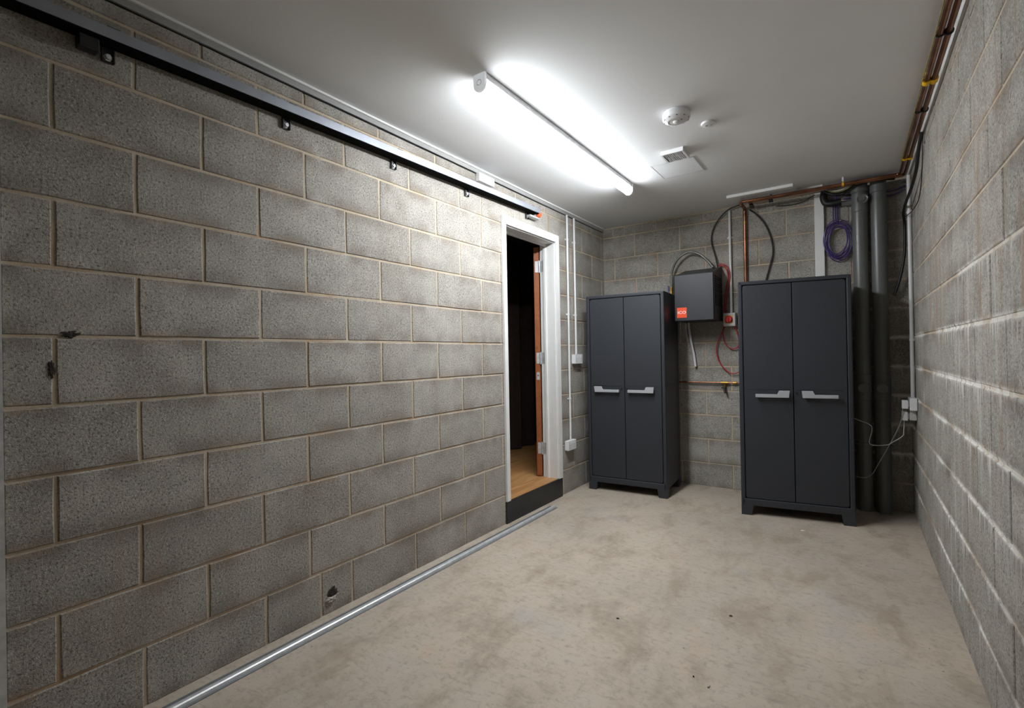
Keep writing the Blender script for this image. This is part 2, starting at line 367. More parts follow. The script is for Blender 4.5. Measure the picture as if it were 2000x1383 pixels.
# damage on the left wall
def rough_patch(name, mat, y, z, ry, rz, h, seed, n=26):
    rnd = random.Random(seed); rim = []; mid = []
    for i in range(n):
        a = 2*PI*i/n; q = rnd.uniform(0.62, 1.2)
        rim.append((0.0012, y+ry*q*math.cos(a), z+rz*q*math.sin(a))); q *= 0.55
        mid.append((0.0018+h*rnd.uniform(0.3, 1), y+ry*q*math.cos(a), z+rz*q*math.sin(a)))
    vs = rim+mid; fs = [(i, (i+1) % n, n+(i+1) % n, n+i) for i in range(n)] + [tuple(range(n, 2*n))]
    return MB().add(vs, fs).build(name, mat, wall_left)
rough_patch('broken_hole', 'crater', 1.472, 0.096, 0.030, 0.026, 0.002, 3)
rough_patch('mortar_lump', 'lump', 1.462, 0.066, 0.034, 0.014, 0.010, 4)
rough_patch('broken_hole', 'crater', 0.495, 1.349, 0.026, 0.013, 0.002, 5)
rough_patch('broken_hole', 'crater', 0.448, 1.235, 0.010, 0.03, 0.002, 6)

# ------------------------------------------------------------------ doorway and hall
door = thing('door_1', (0, 3.37, DZ0), 'open doorway with white frame and orange-brown door leaf', 'door', kind='structure')
ar = 0.057
def arch(name, pts, x0=0.001, x1=0.018):   # mitred frame board in the wall plane
    return MB().prism(pts, 'x', x0, x1).build(name, 'white', door)
yo0, yi0, yi1, yo1, zi, zo = 2.952, 2.994, 3.746, 3.802, 2.243, 2.306
arch('architrave', [(yo0, DZ0), (yi0, DZ0), (yi0, zi), (yo0, zo)])
arch('architrave', [(yi1, DZ0), (yo1, DZ0), (yo1, zo), (yi1, zi)])
arch('architrave', [(yi0, zi), (yi1, zi), (yo1, zo), (yo0, zo)])
MB().box(-0.145, 0.0, DY0+0.001, yi0+0.006, DZ0, zi).build('jamb', 'white', door)
MB().box(-0.145, 0.0, yi1-0.006, DY1-0.001, DZ0, zi).build('jamb', 'white', door)
MB().box(-0.145, 0.0, DY0+0.001, DY1-0.001, zi-0.008, DZ1-0.001).build('door_head', 'white', door)
MB().box(-0.10, -0.085, yi0, yi0+0.018, DZ0, zi-0.008).build('door_stop', 'white', door)
MB().box(-0.105, -0.085, yi1-0.018, yi1-0.006, DZ0, zi-0.008).build('door_stop', 'white', door)
MB().box(-0.10, -0.085, yi0+0.018, yi1-0.018, zi-0.026, zi-0.008).build('door_stop', 'white', door)
LA = math.atan2(0.92, -0.40)              # direction in which the leaf swings away into the hall
leaf = MB().bbox(0, 0.75, -0.002, 0.046, 0.006, 2.055, 0.002, 1).build('door_leaf', 'leaf')
leaf.location = (-0.158, 3.738, DZ0); leaf.rotation_euler = (0, 0, LA); leaf.parent = door; leaf.matrix_parent_inverse = parent_world(door).inverted()
leaf['label'] = 'orange-brown hardwood door edge'
def leafpart(mb, name, mat):
    o = mb.build(name, mat); o.parent = leaf; return o
leafpart(MB().bbox(-0.003, 0.001, 0.008, 0.036, 0.865, 0.935, 0.001, 1), 'lock_plate', 'galv')
leafpart(MB().lathe([(0.0, -0.004), (0.006, -0.004), (0.006, -0.002)], (0, 0.022, 0.905), 'x', 12), 'keyhole', 'black')
for hz in (1.83, 1.01, 0.205):
    z0 = DZ0+hz
    hg = MB().box(-0.1445, -0.108, 3.7385, 3.7405, z0, z0+0.1).build('hinge', 'galv', door)
    MB().tube([(-0.152, 3.735, z0-0.004), (-0.152, 3.735, z0+0.104)], 0.007, 10).build('knuckle', 'galv', hg)
    leafpart(MB().box(-0.0035, 0.0, 0.004, 0.034, hz, hz+0.1), 'hinge_plate', 'galv')
tag(MB().bbox(0.0015, 0.014, 2.947, 3.803, 0.0, 0.164, 0.002, 1).build('step_riser', 'riser'), 'black riser panel under the white door frame', 'riser')
hall_floor = tag(MB().box(-1.5, -0.006, 2.3, 6.2, 0.10, 0.150).build('floor_hall', 'oak'), 'oak board floor seen through the doorway', 'floor', kind='structure')
hall_floor.location.x = -0.13; 
x = -1.43
while x < -0.01:
    x1 = min(x+0.143, 0.0); y = 2.32 - random.uniform(0, 0.8)
    while y < 6.1:
        y1 = y+random.uniform(1.1, 1.7); a = max(y, 2.32); b = min(y1, 6.15)
        if x1 > -0.14: a = max(a, DY0+0.024); b = min(b, DY1-0.024)
        if b-a > 0.1: MB().bbox(x+0.0012, x1-0.0012, a+0.001, b-0.001, 0.1502, 0.1648, 0.0015, 1).build('floor_board', 'oak', hall_floor)
        y = y1
    x = x1
nf = 90; cv = []
for i in range(nf+1):
    y = 2.4+3.6*i/nf; a = 2*PI*i/7.0
    cv.append((-1.075+0.038*math.sin(a)+0.012*math.sin(a*2.3), y+0.012*math.cos(a)))
mb = MB(); vs = [(px, py, z) for z in (0.176, 2.48) for px, py in cv] + [(px-0.006, py, z) for z in (0.176, 2.48) for px, py in cv]; n = nf+1
mb.add(vs, [(i, i+1, n+i+1, n+i) for i in range(nf)] + [(2*n+i, 3*n+i, 3*n+i+1, 2*n+i+1) for i in range(nf)] + [(i, 2*n+i, 2*n+i+1, i+1) for i in range(nf)], True)
tag(mb.build('curtain', 'curtain', fix=False), 'dark brown pleated curtain hanging in the hall beyond the doorway', 'curtain')
hw = MB().box(-1.7, -1.6, 2.2, 6.3, 0, 2.7).box(-1.6, -0.13, 2.2, 2.3, 0, 2.7).box(-1.6, -0.13, 6.2, 6.3, 0, 2.7)
tag(hw.build('wall_hall', 'hall'), 'dark hall walls beyond the doorway', 'wall', kind='structure')
tag(MB().box(-1.7, -0.2, 2.2, 6.3, 2.6, 2.7).build('ceiling_hall', 'hall'), 'dark hall ceiling beyond the doorway', 'ceiling', kind='structure')
tag(MB().box(-0.2, -0.131, 4.95, 6.3, 0, 2.7).build('wall_hall_side', 'hall'), 'hall side of the block wall beyond the doorway', 'wall', kind='structure')

# ------------------------------------------------------------------ sliding door track on the left wall
def zr(y): return 2.393 + 0.0165*(y-0.4)        # top edge of the channel's front face
tr = thing('sliding_track', (0, 1.4, 2.35), 'long silver sliding door track fixed high on the left block wall', 'track')
xa, xb, hh, t = 0.010, 0.074, 0.038, 0.003
prof = [(xa, 0), (xb, 0), (xb, -hh), (xb-0.012, -hh), (xb-0.012, -hh+t), (xb-t, -hh+t), (xb-t, -t), (xa+t, -t), (xa+t, -hh+t), (xa+0.012, -hh+t), (xa+0.012, -hh), (xa, -hh)]
y0, y1 = -0.7, 3.40; n = len(prof)
vs = [(u, y0, zr(y0)+w) for u, w in prof] + [(u, y1, zr(y1)+w) for u, w in prof]
mb = MB().add(vs, [(i, (i+1) % n, n+(i+1) % n, n+i) for i in range(n)]); mb.add(vs[:n], [tuple(range(n))]); mb.add(vs[n:], [tuple(range(n))])
mb.build('channel', 'alu', tr)
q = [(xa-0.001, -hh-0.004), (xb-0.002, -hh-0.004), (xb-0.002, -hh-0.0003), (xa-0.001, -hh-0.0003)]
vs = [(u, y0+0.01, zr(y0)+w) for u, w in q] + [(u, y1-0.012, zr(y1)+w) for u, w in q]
MB().add(vs, [(0, 1, 5, 4), (1, 2, 6, 5), (2, 3, 7, 6), (3, 0, 4, 7), (0, 3, 2, 1), (4, 5, 6, 7)]).build('shade_strip', 'under_shade', tr)  # added dark strip, paints the shaded underside of the channel
for y in (0.605, 1.262, 1.905, 2.55, 3.30):
    z = zr(y); b = MB()
    b.box(0.0015, 0.006, y-0.018, y+0.018, z-0.092, z+0.002)                       # wall plate
    b.box(0.006, 0.016, y-0.018, y-0.015, z-0.092, z-0.046).box(0.006, 0.016, y+0.015, y+0.018, z-0.092, z-0.046)
    b.box(0.0015, 0.070, y-0.018, y+0.018, z+0.001, z+0.005)                       # arm over the channel
    br = b.build('bracket', 'steel_d', tr)
    MB().lathe([(0.0, 0.018), (0.009, 0.018), (0.010, 0.007), (0.013, 0.007), (0.013, 0.004)], (0.0, y, z-0.074), 'x', 6).build('bolt', 'chrome', br)
    MB().bbox(0.004, 0.05, y-0.014, y+0.014, z+0.005, z+0.012, 0.002, 1).build('top_nut', 'black', br)
MB().bbox(0.012, 0.056, 0.515, 0.570, zr(0.5)-0.088, zr(0.5)-0.045, 0.003, 1).build('stop_block', 'black', tr)
es = MB().bbox(0.004, 0.05, 3.29, 3.43, zr(3.4)-0.079, zr(3.4)-0.064, 0.002, 1).box(0.0015, 0.006, 3.36, 3.42, zr(3.4)-0.085, zr(3.4)-0.041)
es = es.build('end_stop', 'galv', tr)
bf = MB().lathe([(0.0, 0.0), (0.019, 0.0), (0.021, 0.008), (0.021, 0.026), (0.017, 0.032), (0.008, 0.032), (0.008, 0.02), (0.0, 0.02)], (0.038, 3.412, zr(3.4)-0.045), 'x', 20).build('buffer', 'orange_p', es)
# floor guide
fx = 0.068
gr = thing('floor_guide_rail', (fx, 1.5, 0), 'galvanised guide rail lying on the floor along the left wall', 'rail')
MB().prism([(fx, 0.0003), (fx, 0.007), (fx+0.004, 0.007), (fx+0.006, 0.003), (fx+0.070, 0.003), (fx+0.070, 0.0003)], 'y', -1.2, 3.485).build('base_plate', 'guide_base', gr)
MB().prism([(fx+0.026, 0.0031), (fx+0.028, 0.013), (fx+0.033, 0.016), (fx+0.048, 0.016), (fx+0.053, 0.012), (fx+0.056, 0.0031)], 'y', -1.2, 3.485).build('ridge', 'galv', gr)
for yy in (0.95, 1.9, 2.85):
    MB().lathe([(0.0, 0.0055), (0.004, 0.005), (0.005, 0.003)], (fx+0.017, yy, 0), 'z', 10).build('screw', 'steel_d', gr)
# white box above the track
jb = thing('junction_box', (0, 2.755, 2.475), 'small white box on the wall above the sliding track', 'box')
MB().bbox(0.001, 0.034, 2.662, 2.835, 2.472, 2.531, 0.003).build('housing', 'plastic_w', jb)
MB().bbox(0.034, 0.038, 2.668, 2.829, 2.477, 2.526, 0.0015, 1).build('lid', 'plastic_w', jb)

# ------------------------------------------------------------------ ceiling fittings
LX, LY0, LY1 = 0.727, 1.79, 3.66
la = thing('batten_light', (LX, (LY0+LY1)/2, H), 'long lit white tube batten on the ceiling', 'light')
MB().bbox(LX-0.033, LX+0.033, LY0+0.012, LY1-0.012, H-0.028, H-0.0005, 0.002, 1).build('body', 'plastic_w', la)
dp = [(LX-0.031, H-0.029)] + [(LX-0.031*math.cos(PI*i/14), H-0.049-0.033*math.sin(PI*i/14)) for i in range(15)] + [(LX+0.031, H-0.029)]
MB().prism(dp, 'y', LY0+0.014, LY1-0.014, True).build('diffuser', 'lit', la)
ep = [(LX-0.034, H-0.0005)] + [(LX-0.034*math.cos(PI*i/14), H-0.049-0.036*math.sin(PI*i/14)) for i in range(15)] + [(LX+0.034, H-0.0005)]
for a, b in ((LY0, LY0+0.014), (LY1-0.014, LY1)):
    e = MB().prism(ep, 'y', a, b).build('end_cap', 'endcap', la)
    if a == LY0:
        MB().lathe([(0.011, -0.0005), (0.0125, -0.0012), (0.014, -0.0005)], (LX, a, H-0.042), 'y', 24).build('ring_mark', 'print_w', e)
sd = thing('smoke_alarm', (1.365, 2.72, H), 'large round white smoke alarm on the ceiling', 'smoke alarm')
c = (1.365, 2.72, H)
MB().lathe([(0, -0.0003), (0.066, -0.0003), (0.068, -0.004), (0.068, -0.012), (0.066, -0.014), (0, -0.014)], c).build('base', 'plastic_w', sd)
MB().lathe([(0.0, -0.012), (0.071, -0.012), (0.073, -0.016), (0.073, -0.034), (0.069, -0.041), (0.062, -0.044), (0.058, -0.048), (0.045, -0.052), (0.043, -0.050), (0.035, -0.052), (0, -0.052)], c).build('cover', 'plastic_w', sd)
MB().lathe([(0.0, -0.057), (0.016, -0.056), (0.018, -0.054), (0.018, -0.051)], c, n=24).build('test_button', 'plastic_w', sd)
for a in range(10):
    an = 2*PI*a/10
    MB().bbox(-0.004, 0.004, -0.0015, 0.0015, -0.0455, -0.0425, 0.0005, 1).build('grille_slot', 'ctrl_side', sd).location = (0,0,0)
    o = COL.objects[-1]; o.matrix_parent_inverse = Matrix(); o.location = (0.0655*math.cos(an), 0.0655*math.sin(an), 0.0005); o.rotation_euler.z = an+PI/2
MB().lathe([(0.0, -0.0535), (0.004, -0.0535), (0.004, -0.051)], (1.365+0.03, 2.72-0.012, H), n=12).build('indicator', 'ctrl_side', sd)
s2 = thing('ceiling_sensor', (1.478, 2.958, H), 'small flat round white sensor beside the smoke alarm', 'sensor')
c = (1.478, 2.958, H)
MB().lathe([(0, -0.0003), (0.039, -0.0003), (0.040, -0.006), (0.037, -0.011), (0.028, -0.013), (0, -0.0135)], c).build('cover', 'plastic_w', s2)
MB().lathe([(0.0, -0.0155), (0.007, -0.015), (0.008, -0.012)], (c[0]-0.012, c[1], H), n=16).build('lens', 'handle', s2)
MB().lathe([(0.0, -0.015), (0.004, -0.015), (0.004, -0.012)], (c[0]+0.014, c[1]+0.006, H), n=12).build('lens', 'handle', s2)
# extract vent: a shallow box with slats
vt = thing('ceiling_vent', (1.198, 3.27, H), 'white slatted vent box hanging under the ceiling', 'vent')
vx0, vx1, vy0, vy1, vz = 1.126, 1.270, 3.190, 3.350, H-0.027
MB().box(vx0, vx1, vy0, vy0+0.012, vz, H-0.0005).box(vx0, vx1, vy1-0.012, vy1, vz, H-0.0005).box(vx0, vx0+0.012, vy0+0.012, vy1-0.012, vz, H-0.0005).box(vx1-0.012, vx1, vy0+0.012, vy1-0.012, vz, H-0.0005).build('frame', 'plastic_w', vt)
MB().box(vx0+0.012, vx1-0.012, vy0+0.012, vy1-0.012, H-0.006, H-0.001).build('backing', 'ventback', vt)
for i in range(9):
    xx = vx0+0.020+i*0.0122
    MB().prism([(xx, vz+0.001), (xx+0.003, vz+0.001), (xx+0.006, vz+0.012), (xx+0.003, vz+0.012)], 'y', vy0+0.012, vy1-0.012).build('slat', 'plastic_w', vt)
MB().box(vx0+0.012, vx1-0.012, (vy0+vy1)/2-0.002, (vy0+vy1)/2+0.002, vz+0.004, vz+0.010).build('crossbar', 'plastic_w', vt)
# access hatch: frame and panel flush with the ceiling
ht = thing('access_hatch', (1.135, 3.55, H), 'flush white square access hatch beside the vent', 'hatch')
MB().box(0.996, 1.276, 3.405, 3.69, H-0.0022, H-0.0003).build('panel', 'ceiling', ht)
MB().box(0.989, 0.9955, 3.398, 3.697, H-0.003, H-0.0003).box(1.2765, 1.283, 3.398, 3.697, H-0.003, H-0.0003).box(0.9955, 1.2765, 3.398, 3.4045, H-0.003, H-0.0003).box(0.9955, 1.2765, 3.6905, 3.697, H-0.003, H-0.0003).build('frame', 'hatch_edge', ht)
# white cover boards near the end wall
tag(MB().bbox(1.287, 1.776, 4.425, 4.478, H-0.024, H-0.0005, 0.002, 1).build('cover_board', 'white'), 'longer white cover strip on the ceiling above the right cabinet', 'board')
tag(MB().bbox(1.79, 1.966, 4.60, 4.64, H-0.020, H-0.0005, 0.002, 1).build('cover_board', 'white'), 'short white cover strip on the ceiling above the white trunking', 'board')

# ------------------------------------------------------------------ conduits and sockets on the left wall
def conduit(label, path, clips, wallside, r=0.010):
    t = thing('conduit', path[0], label, 'conduit')
    MB().tube(path, r, 14).build('tube', 'pvc', t)
    for cz in clips:
        p = Vector(path[0]).lerp(Vector(path[-1]), (cz-path[0][2])/(path[-1][2]-path[0][2])) if abs(path[-1][2]-path[0][2]) > 0 else Vector(path[0])
        b = MB().lathe([(r+0.0005, -0.007), (r+0.003, -0.007), (r+0.003, 0.007), (r+0.0005, 0.007)], p, 'z', 16)
        if wallside == 'l': b.bbox(0.0015, 0.006, p.y-0.024, p.y+0.020, cz-0.008, cz+0.008, 0.001, 1)
        if wallside == 'b': b.bbox(p.x-0.024, p.x+0.022, D-0.006, D-0.0015, cz-0.008, cz+0.008, 0.001, 1)
        if wallside == 'r': b.bbox(W-0.006, W-0.0015, p.y-0.022, p.y+0.022, cz-0.008, cz+0.008, 0.001, 1)
        b.build('saddle_clip', 'pvc', t)
    return t
conduit('long white conduit running down to the lower wall socket', [(0.014, 3.962, 0.476), (0.014, 3.962, 2.530)], [2.305, 1.62, 0.85], 'l')
conduit('shorter white conduit running down to the upper wall socket', [(0.014, 4.100, 1.256), (0.014, 4.100, 2.530)], [2.300, 1.62], 'l')
def socket(label, yc, zc):
    t = thing('wall_socket', (0.0, yc, zc), label, 'socket')
    MB().bbox(0.0015, 0.032, yc-0.073, yc+0.073, zc-0.043, zc+0.043, 0.003).build('back_box', 'plastic_w', t)
    fp = MB().bbox(0.032, 0.042, yc-0.074, yc+0.074, zc-0.044, zc+0.044, 0.003).build('face_plate', 'plastic_w', t)
    for dy in (-0.02, 0.034):
        MB().bbox(0.042, 0.0455, yc+dy-0.008, yc+dy+0.008, zc+0.010, zc+0.032, 0.0015, 1).build('rocker_switch', 'plastic_w', fp)
    for dy in (-0.045, 0.045):
        MB().box(0.0418, 0.0424, yc+dy-0.002, yc+dy+0.002, zc-0.004, zc+0.005).box(0.0418, 0.0424, yc+dy-0.013, yc+dy-0.006, zc-0.022, zc-0.018).box(0.0418, 0.0424, yc+dy+0.006, yc+dy+0.013, zc-0.022, zc-0.018).build('pin_slots', 'black', fp)
    return t
socket('upper white wall socket left of the first cabinet', 4.105, 1.210)
socket('lower white wall socket beside the door frame', 3.945, 0.432)

# ------------------------------------------------------------------ the two cabinets
def cabinet(label, origin, rz, w, outer_blocks, d=0.50, h=1.79):
    t = thing('storage_cabinet', origin, label, 'cabinet', 'tall charcoal storage cabinets', rz=rz)
    loc = lambda mb, name, mat, par=None: put(mb, name, mat, par or t)
    def put(mb, name, mat, par):
        o = mb.build(name, mat); o.parent = par; return o
    fr, zt, zb = 0.030, 0.028, 0.125
    leg, lh = 0.072, 0.072
    # frame: front outline with the kick cut, sides, top, back, floor of the carcass
    b = MB()
    b.bbox(0, fr, 0, d, lh, h-0.0, 0.007, 2); b.bbox(w-fr, w, 0, d, lh, h, 0.007, 2)           # side panels
    b.bbox(0.004, w-0.004, 0.0, d, h-zt, h, 0.006, 2)                                          # top
    b.box(0.01, w-0.01, d-0.02, d-0.004, lh, h-0.004)                                          # back
    b.bbox(0.004, w-0.004, 0.0, d, lh, zb, 0.006, 2)                                           # plinth rail
    loc(b, 'carcass', 'cab_frame')
    for x0, x1, s in ((0.0, leg, 1), (w-leg, w, -1)):
        for ya, yb in ((0.0, 0.085), (d-0.085, d)):
            xi = x1 if s > 0 else x0
            pts = [(x0, 0), (x1, 0), (x1+0.012, lh+0.006), (x0, lh+0.006)] if s > 0 else [(x0, 0), (x1, 0), (x1, lh+0.006), (x0-0.012, lh+0.006)]
            loc(MB().prism(pts, 'y', ya, yb), 'foot', 'cab_frame')
    for z in (0.962,):                                                                          # seam between lower and upper half
        loc(MB().box(-0.0012, 0.001, 0.004, d-0.004, z-0.0015, z+0.0015), 'seam', 'black')
        loc(MB().box(w-0.001, w+0.0012, 0.004, d-0.004, z-0.0015, z+0.0015), 'seam', 'black')
    mid = w*0.498
    for i, (x0, x1) in enumerate(((fr+0.004, mid-0.0025), (mid+0.0025, w-fr-0.004))):
        z0, z1 = zb+0.004, h-zt-0.004; rc = 0.018; pts = []
        corners = [(x0, z0, i == 0, 180), (x1, z0, i == 1, 270), (x1, z1, i == 1, 0), (x0, z1, i == 0, 90)]
        for cx_, cz_, rd, a0 in corners:
            if not rd: pts.append((cx_, cz_)); continue
            ox = cx_ + (rc if cx_ == x0 else -rc); oz = cz_ + (rc if cz_ == z0 else -rc)
            for j in range(6):
                a = math.radians(a0+90*j/5); pts.append((ox+rc*math.cos(a), oz+rc*math.sin(a)))
        bm = bmesh.new(); f = bm.faces.new([bm.verts.new((px, 0.004, pz)) for px, pz in pts])
        ext = bmesh.ops.extrude_face_region(bm, geom=[f]); vs2 = [g for g in ext['geom'] if isinstance(g, bmesh.types.BMVert)]
        for v in vs2: v.co.y = 0.026
        bmesh.ops.recalc_face_normals(bm, faces=bm.faces)
        fe = [e for e in bm.edges if all(abs(v.co.y-0.004) < 1e-6 for v in e.verts)]
        bmesh.ops.bevel(bm, geom=fe, offset=0.003, segments=2, profile=0.5, affect='EDGES')
        me = bpy.data.meshes.new('cabinet_door'); bm.to_mesh(me); bm.free(); me.materials.append(M['cab'])
        dr = link('cabinet_door', me); dr.parent = t
        loc(MB().box(x0+0.012, x1-0.012, 0.0030, 0.0048, 0.9605, 0.9635), 'seam', 'ctrl_side', dr)
        # handle: a bar with one tall end
        hx0, hx1 = ((0.078, 0.312), (0.392, 0.625)) if outer_blocks else ((0.108, 0.330), (0.404, 0.624))
        hx0, hx1 = (hx0, hx1)[i]
        hx0, hx1 = hx0*w/0.715, hx1*w/0.715
        tall_left = (i == 0) if outer_blocks else (i == 1)
        zl, zm, zh = 0.905, 0.930, 0.957
        if tall_left: hp = [(hx0, zh), (hx0+0.006, zl), (hx1, zl), (hx1, zm), (hx0+0.082, zm), (hx0+0.070, zh)]
        else: hp = [(hx1, zh), (hx1-0.070, zh), (hx1-0.082, zm), (hx0, zm), (hx0, zl), (hx1-0.006, zl)]
        hb = MB().prism(hp, 'y', -0.034, -0.018)
        e0 = hx0+0.012 if tall_left else hx1-0.062
        hb.box(e0, e0+0.05, -0.018, 0.005, zl+0.006, zm+0.016)
        o0 = hx1-0.03 if tall_left else hx0+0.006
        hb.box(o0, o0+0.024, -0.018, 0.005, zl+0.004, zm-0.004)
        ho = loc(hb, 'handle', 'handle', dr); bv = ho.modifiers.new('bevel', 'BEVEL'); bv.width = 0.0025; bv.segments = 2; bv.limit_method = 'ANGLE'
        lx = mid + (-0.030 if i == 0 else 0.020)
        loc(MB().lathe([(0.0, -0.004), (0.008, -0.004), (0.009, 0.004)], (lx, 0.004, 0.937), 'y', 14), 'lock', 'black', dr)
    return t
cabinet('charcoal two-door cabinet in the left corner next to the doorway', (0.105, 4.140, 0), math.radians(3.5), 0.715, True, d=0.52)
cabinet('charcoal two-door cabinet standing turned in front of the grey soil pipes', (1.418, 4.092, 0), math.radians(9.3), 0.732, False, d=0.48)

# ------------------------------------------------------------------ controller box with louvres and logo
ct = thing('control_unit', (1.0, D, 1.535), 'black steel wall unit with orange logo square between the cabinets', 'control box')
cx0, cx1, cy0, cz0, cz1, czb = 0.836, 1.170, D-0.355, 1.535, 1.942, 2.034
case = MB().prism([(cy0, cz0), (D-0.002, cz0), (D-0.002, czb), (cy0, cz1)], 'x', cx0, cx1-0.004).build('case', 'ctrl', ct)
bv = case.modifiers.new('bevel', 'BEVEL'); bv.width = 0.003; bv.segments = 2; bv.limit_method = 'ANGLE'
sp = MB().prism([(cy0+0.012, cz0+0.006), (D-0.012, cz0+0.006), (D-0.012, czb-0.012), (cy0+0.012, cz1-0.006)], 'x', cx1-0.004, cx1-0.001).build('side_panel', 'ctrl_side', ct)
for i in range(13):
    z = 1.66+i*0.021
    MB().prism([(cx1-0.0015, z), (cx1+0.007, z+0.004), (cx1+0.007, z+0.006), (cx1-0.0015, z+0.013)], 'y', cy0+0.06, D-0.07).build('louvre', 'ctrl_side', sp)
lg = MB().bbox(0.856, 0.941, cy0-0.0022, cy0-0.0004, 1.562, 1.653, 0.0006, 1).build('logo_square', 'orange', ct)
fc = bpy.data.curves.new('logo_text', 'FONT'); fc.body = 'ICO'; fc.size = 0.042; fc.extrude = 0.0006; fc.offset = 0.0004; fc.align_x = 'CENTER'; fc.align_y = 'CENTER'; fc.resolution_u = 3
to = bpy.data.objects.new('tmp', fc); COL.objects.link(to); bpy.context.view_layer.update()
me = bpy.data.meshes.new_from_object(to.evaluated_get(bpy.context.evaluated_depsgraph_get())); bpy.data.objects.remove(to)
me.transform(Matrix.Translation((0.8985, cy0-0.0030, 1.609)) @ Matrix.Rotation(PI/2, 4, 'X') @ Matrix.Scale(0.8, 4, (0, 1, 0)))
me.materials.clear(); me.materials.append(M['print_w']); link('lettering', me, lg)

# ------------------------------------------------------------------ pipes, hoses and cables on the end wall
conduit('white conduit running down the end wall to the red rotary switch', [(1.248, D-0.030, 1.600), (1.243, D-0.014, 2.535)], [2.29], 'b', 0.011)
iso = thing('isolator_switch', (1.22, D, 1.485), 'grey isolator with red rotary knob beside the black wall unit', 'switch')
MB().bbox(1.186, 1.286, D-0.075, D-0.0015, 1.482, 1.602, 0.004).build('enclosure', 'grey_box', iso)
MB().bbox(1.200, 1.266, D-0.078, D-0.0745, 1.510, 1.578, 0.002, 1).build('knob_plate', 'yellow', iso)
kn = MB().lathe([(0.0, -0.102), (0.026, -0.102), (0.029, -0.098), (0.030, -0.080), (0.033, -0.078)], (1.233, D, 1.544), 'y', 28).build('rotary_knob', 'redknob', iso)
MB().bbox(1.228, 1.238, D-0.114, D-0.101, 1.520, 1.568, 0.003).build('knob_grip', 'redknob', kn)
def cable(name, label, cat, pts, r, mat, n=10, k=8, group=None):
    return tag(MB().tube(smooth_path(pts, k), r, n).build(name, mat), label, cat, group)
# braided hose from the valve over the first cabinet
cable('braided_hose', 'braided steel hose arching from the blue-lever valve to the black unit', 'hose', [(0.725, 4.722, 1.885), (0.735, 4.720, 2.02), (0.79, 4.70, 2.13), (0.885, 4.705, 2.192), (0.985, 4.705, 2.165), (1.06, 4.70, 2.095), (1.115, 4.69, 2.022)], 0.0105, 'braid', 12)
vl = thing('ball_valve', (0.72, 4.722, 1.80), 'brass valve with a blue lever behind the left cabinet', 'valve')
MB().lathe([(0.0, -0.055), (0.010, -0.055), (0.010, -0.03), (0.015, -0.028), (0.015, 0.028), (0.011, 0.03), (0.011, 0.046), (0.0, 0.046)], (0.724, 4.722, 1.843), 'z', 16).build('body', 'brass', vl)
MB().bbox(0.693, 0.703, 4.716, 4.728, 1.826, 1.896, 0.002).build('lever', 'blue', vl)
MB().tube([(0.724, 4.722, 1.843), (0.699, 4.722, 1.835)], 0.006, 10).build('stem', 'chrome', vl)
cp = thing('copper_pipe', (1.1, 4.765, 0.97), 'thin copper pipe with a drain tap, level along the wall between the cabinets', 'pipe')
MB().tube(elbow_path([(0.724, 4.722, 1.786), (0.724, 4.722, 1.74), (0.724, 4.766, 1.74), (0.724, 4.768, 0.972), (1.46, 4.768, 0.970)], 0.03), 0.0075, 12).build('tube', 'copper', cp)
MB().lathe([(0.0076, -0.032), (0.0125, -0.030), (0.0125, 0.030), (0.0076, 0.032)], (1.178, 4.768, 0.971), 'x', 16).build('tee', 'brass', cp)
MB().lathe([(0.0076, 0.07), (0.0125, 0.072), (0.0125, 0.1), (0.0076, 0.102)], (1.178, 4.768, 0.9705), 'x', 16).build('coupling', 'brass', cp)
dv = MB().tube([(1.178, 4.768, 0.965), (1.178, 4.768, 0.925)], 0.009, 12).build('drain_tap', 'brass', cp)
MB().tube([(1.176, 4.760, 0.926), (1.186, 4.737, 0.882)], [0.011, 0.008], 12).build('spout', 'black', dv)
MB().bbox(1.152, 1.172, 4.747, 4.767, 0.918, 0.932, 0.003).build('tap_knob', 'black', dv)
cable('drain_pipe', 'slim white waste pipe hanging below the black unit', 'pipe', [(0.875, 4.74, 1.534), (0.88, 4.745, 1.46), (0.893, 4.755, 1.35), (0.912, 4.765, 1.235), (0.925, 4.768, 1.12)], [0.011]*17+[0.0105]*16, 'pvc', 12)
# large vertical copper and its ceiling runs
pa, pb, pz = 2.447, 2.474, 2.527
vc = thing('copper_pipe', (1.372, 4.772, 1.2), 'copper pipe rising behind the right cabinet and following the ceiling edge, farther from the wall', 'pipe')
MB().tube(elbow_path([(1.368, 4.772, 1.2), (1.372, 4.772, 2.527), (1.372, 4.60, 2.527)], 0.035), 0.0145, 16).build('riser', 'copper', vc)
MB().lathe([(0.0145, -0.011), (0.017, -0.010), (0.017, 0.010), (0.0145, 0.011)], (1.372, 4.772, 2.40), 'z', 18).build('pipe_collar', 'brass', vc)
MB().lathe([(0.0145, -0.011), (0.017, -0.010), (0.017, 0.010), (0.0145, 0.011)], (1.372, 4.772, 2.47), 'z', 18).build('pipe_collar', 'copper', vc)
MB().tube(elbow_path([(pa, -1.2, pz), (pa, 4.545, pz), (1.384, 4.520, pz-0.006), (1.372, 4.6, pz)], 0.03), 0.011, 14).build('ceiling_run', 'copper', vc)
tag(MB().tube(elbow_path([(pb, -1.2, pz), (pb, 4.582, pz), (1.44, 4.575, pz), (1.425, 4.78, pz)], 0.03), 0.011, 14).build('copper_pipe', 'copper'), 'copper pipe against the right wall under the ceiling', 'pipe')
cable('earth_wire', 'green and yellow earth wire along the right copper pipes', 'wire', [(pa-0.016, y, pz-0.002+0.004*math.sin(y*9)) for y in [1.0+0.25*i for i in range(14)]], 0.003, 'green', 8, 3)
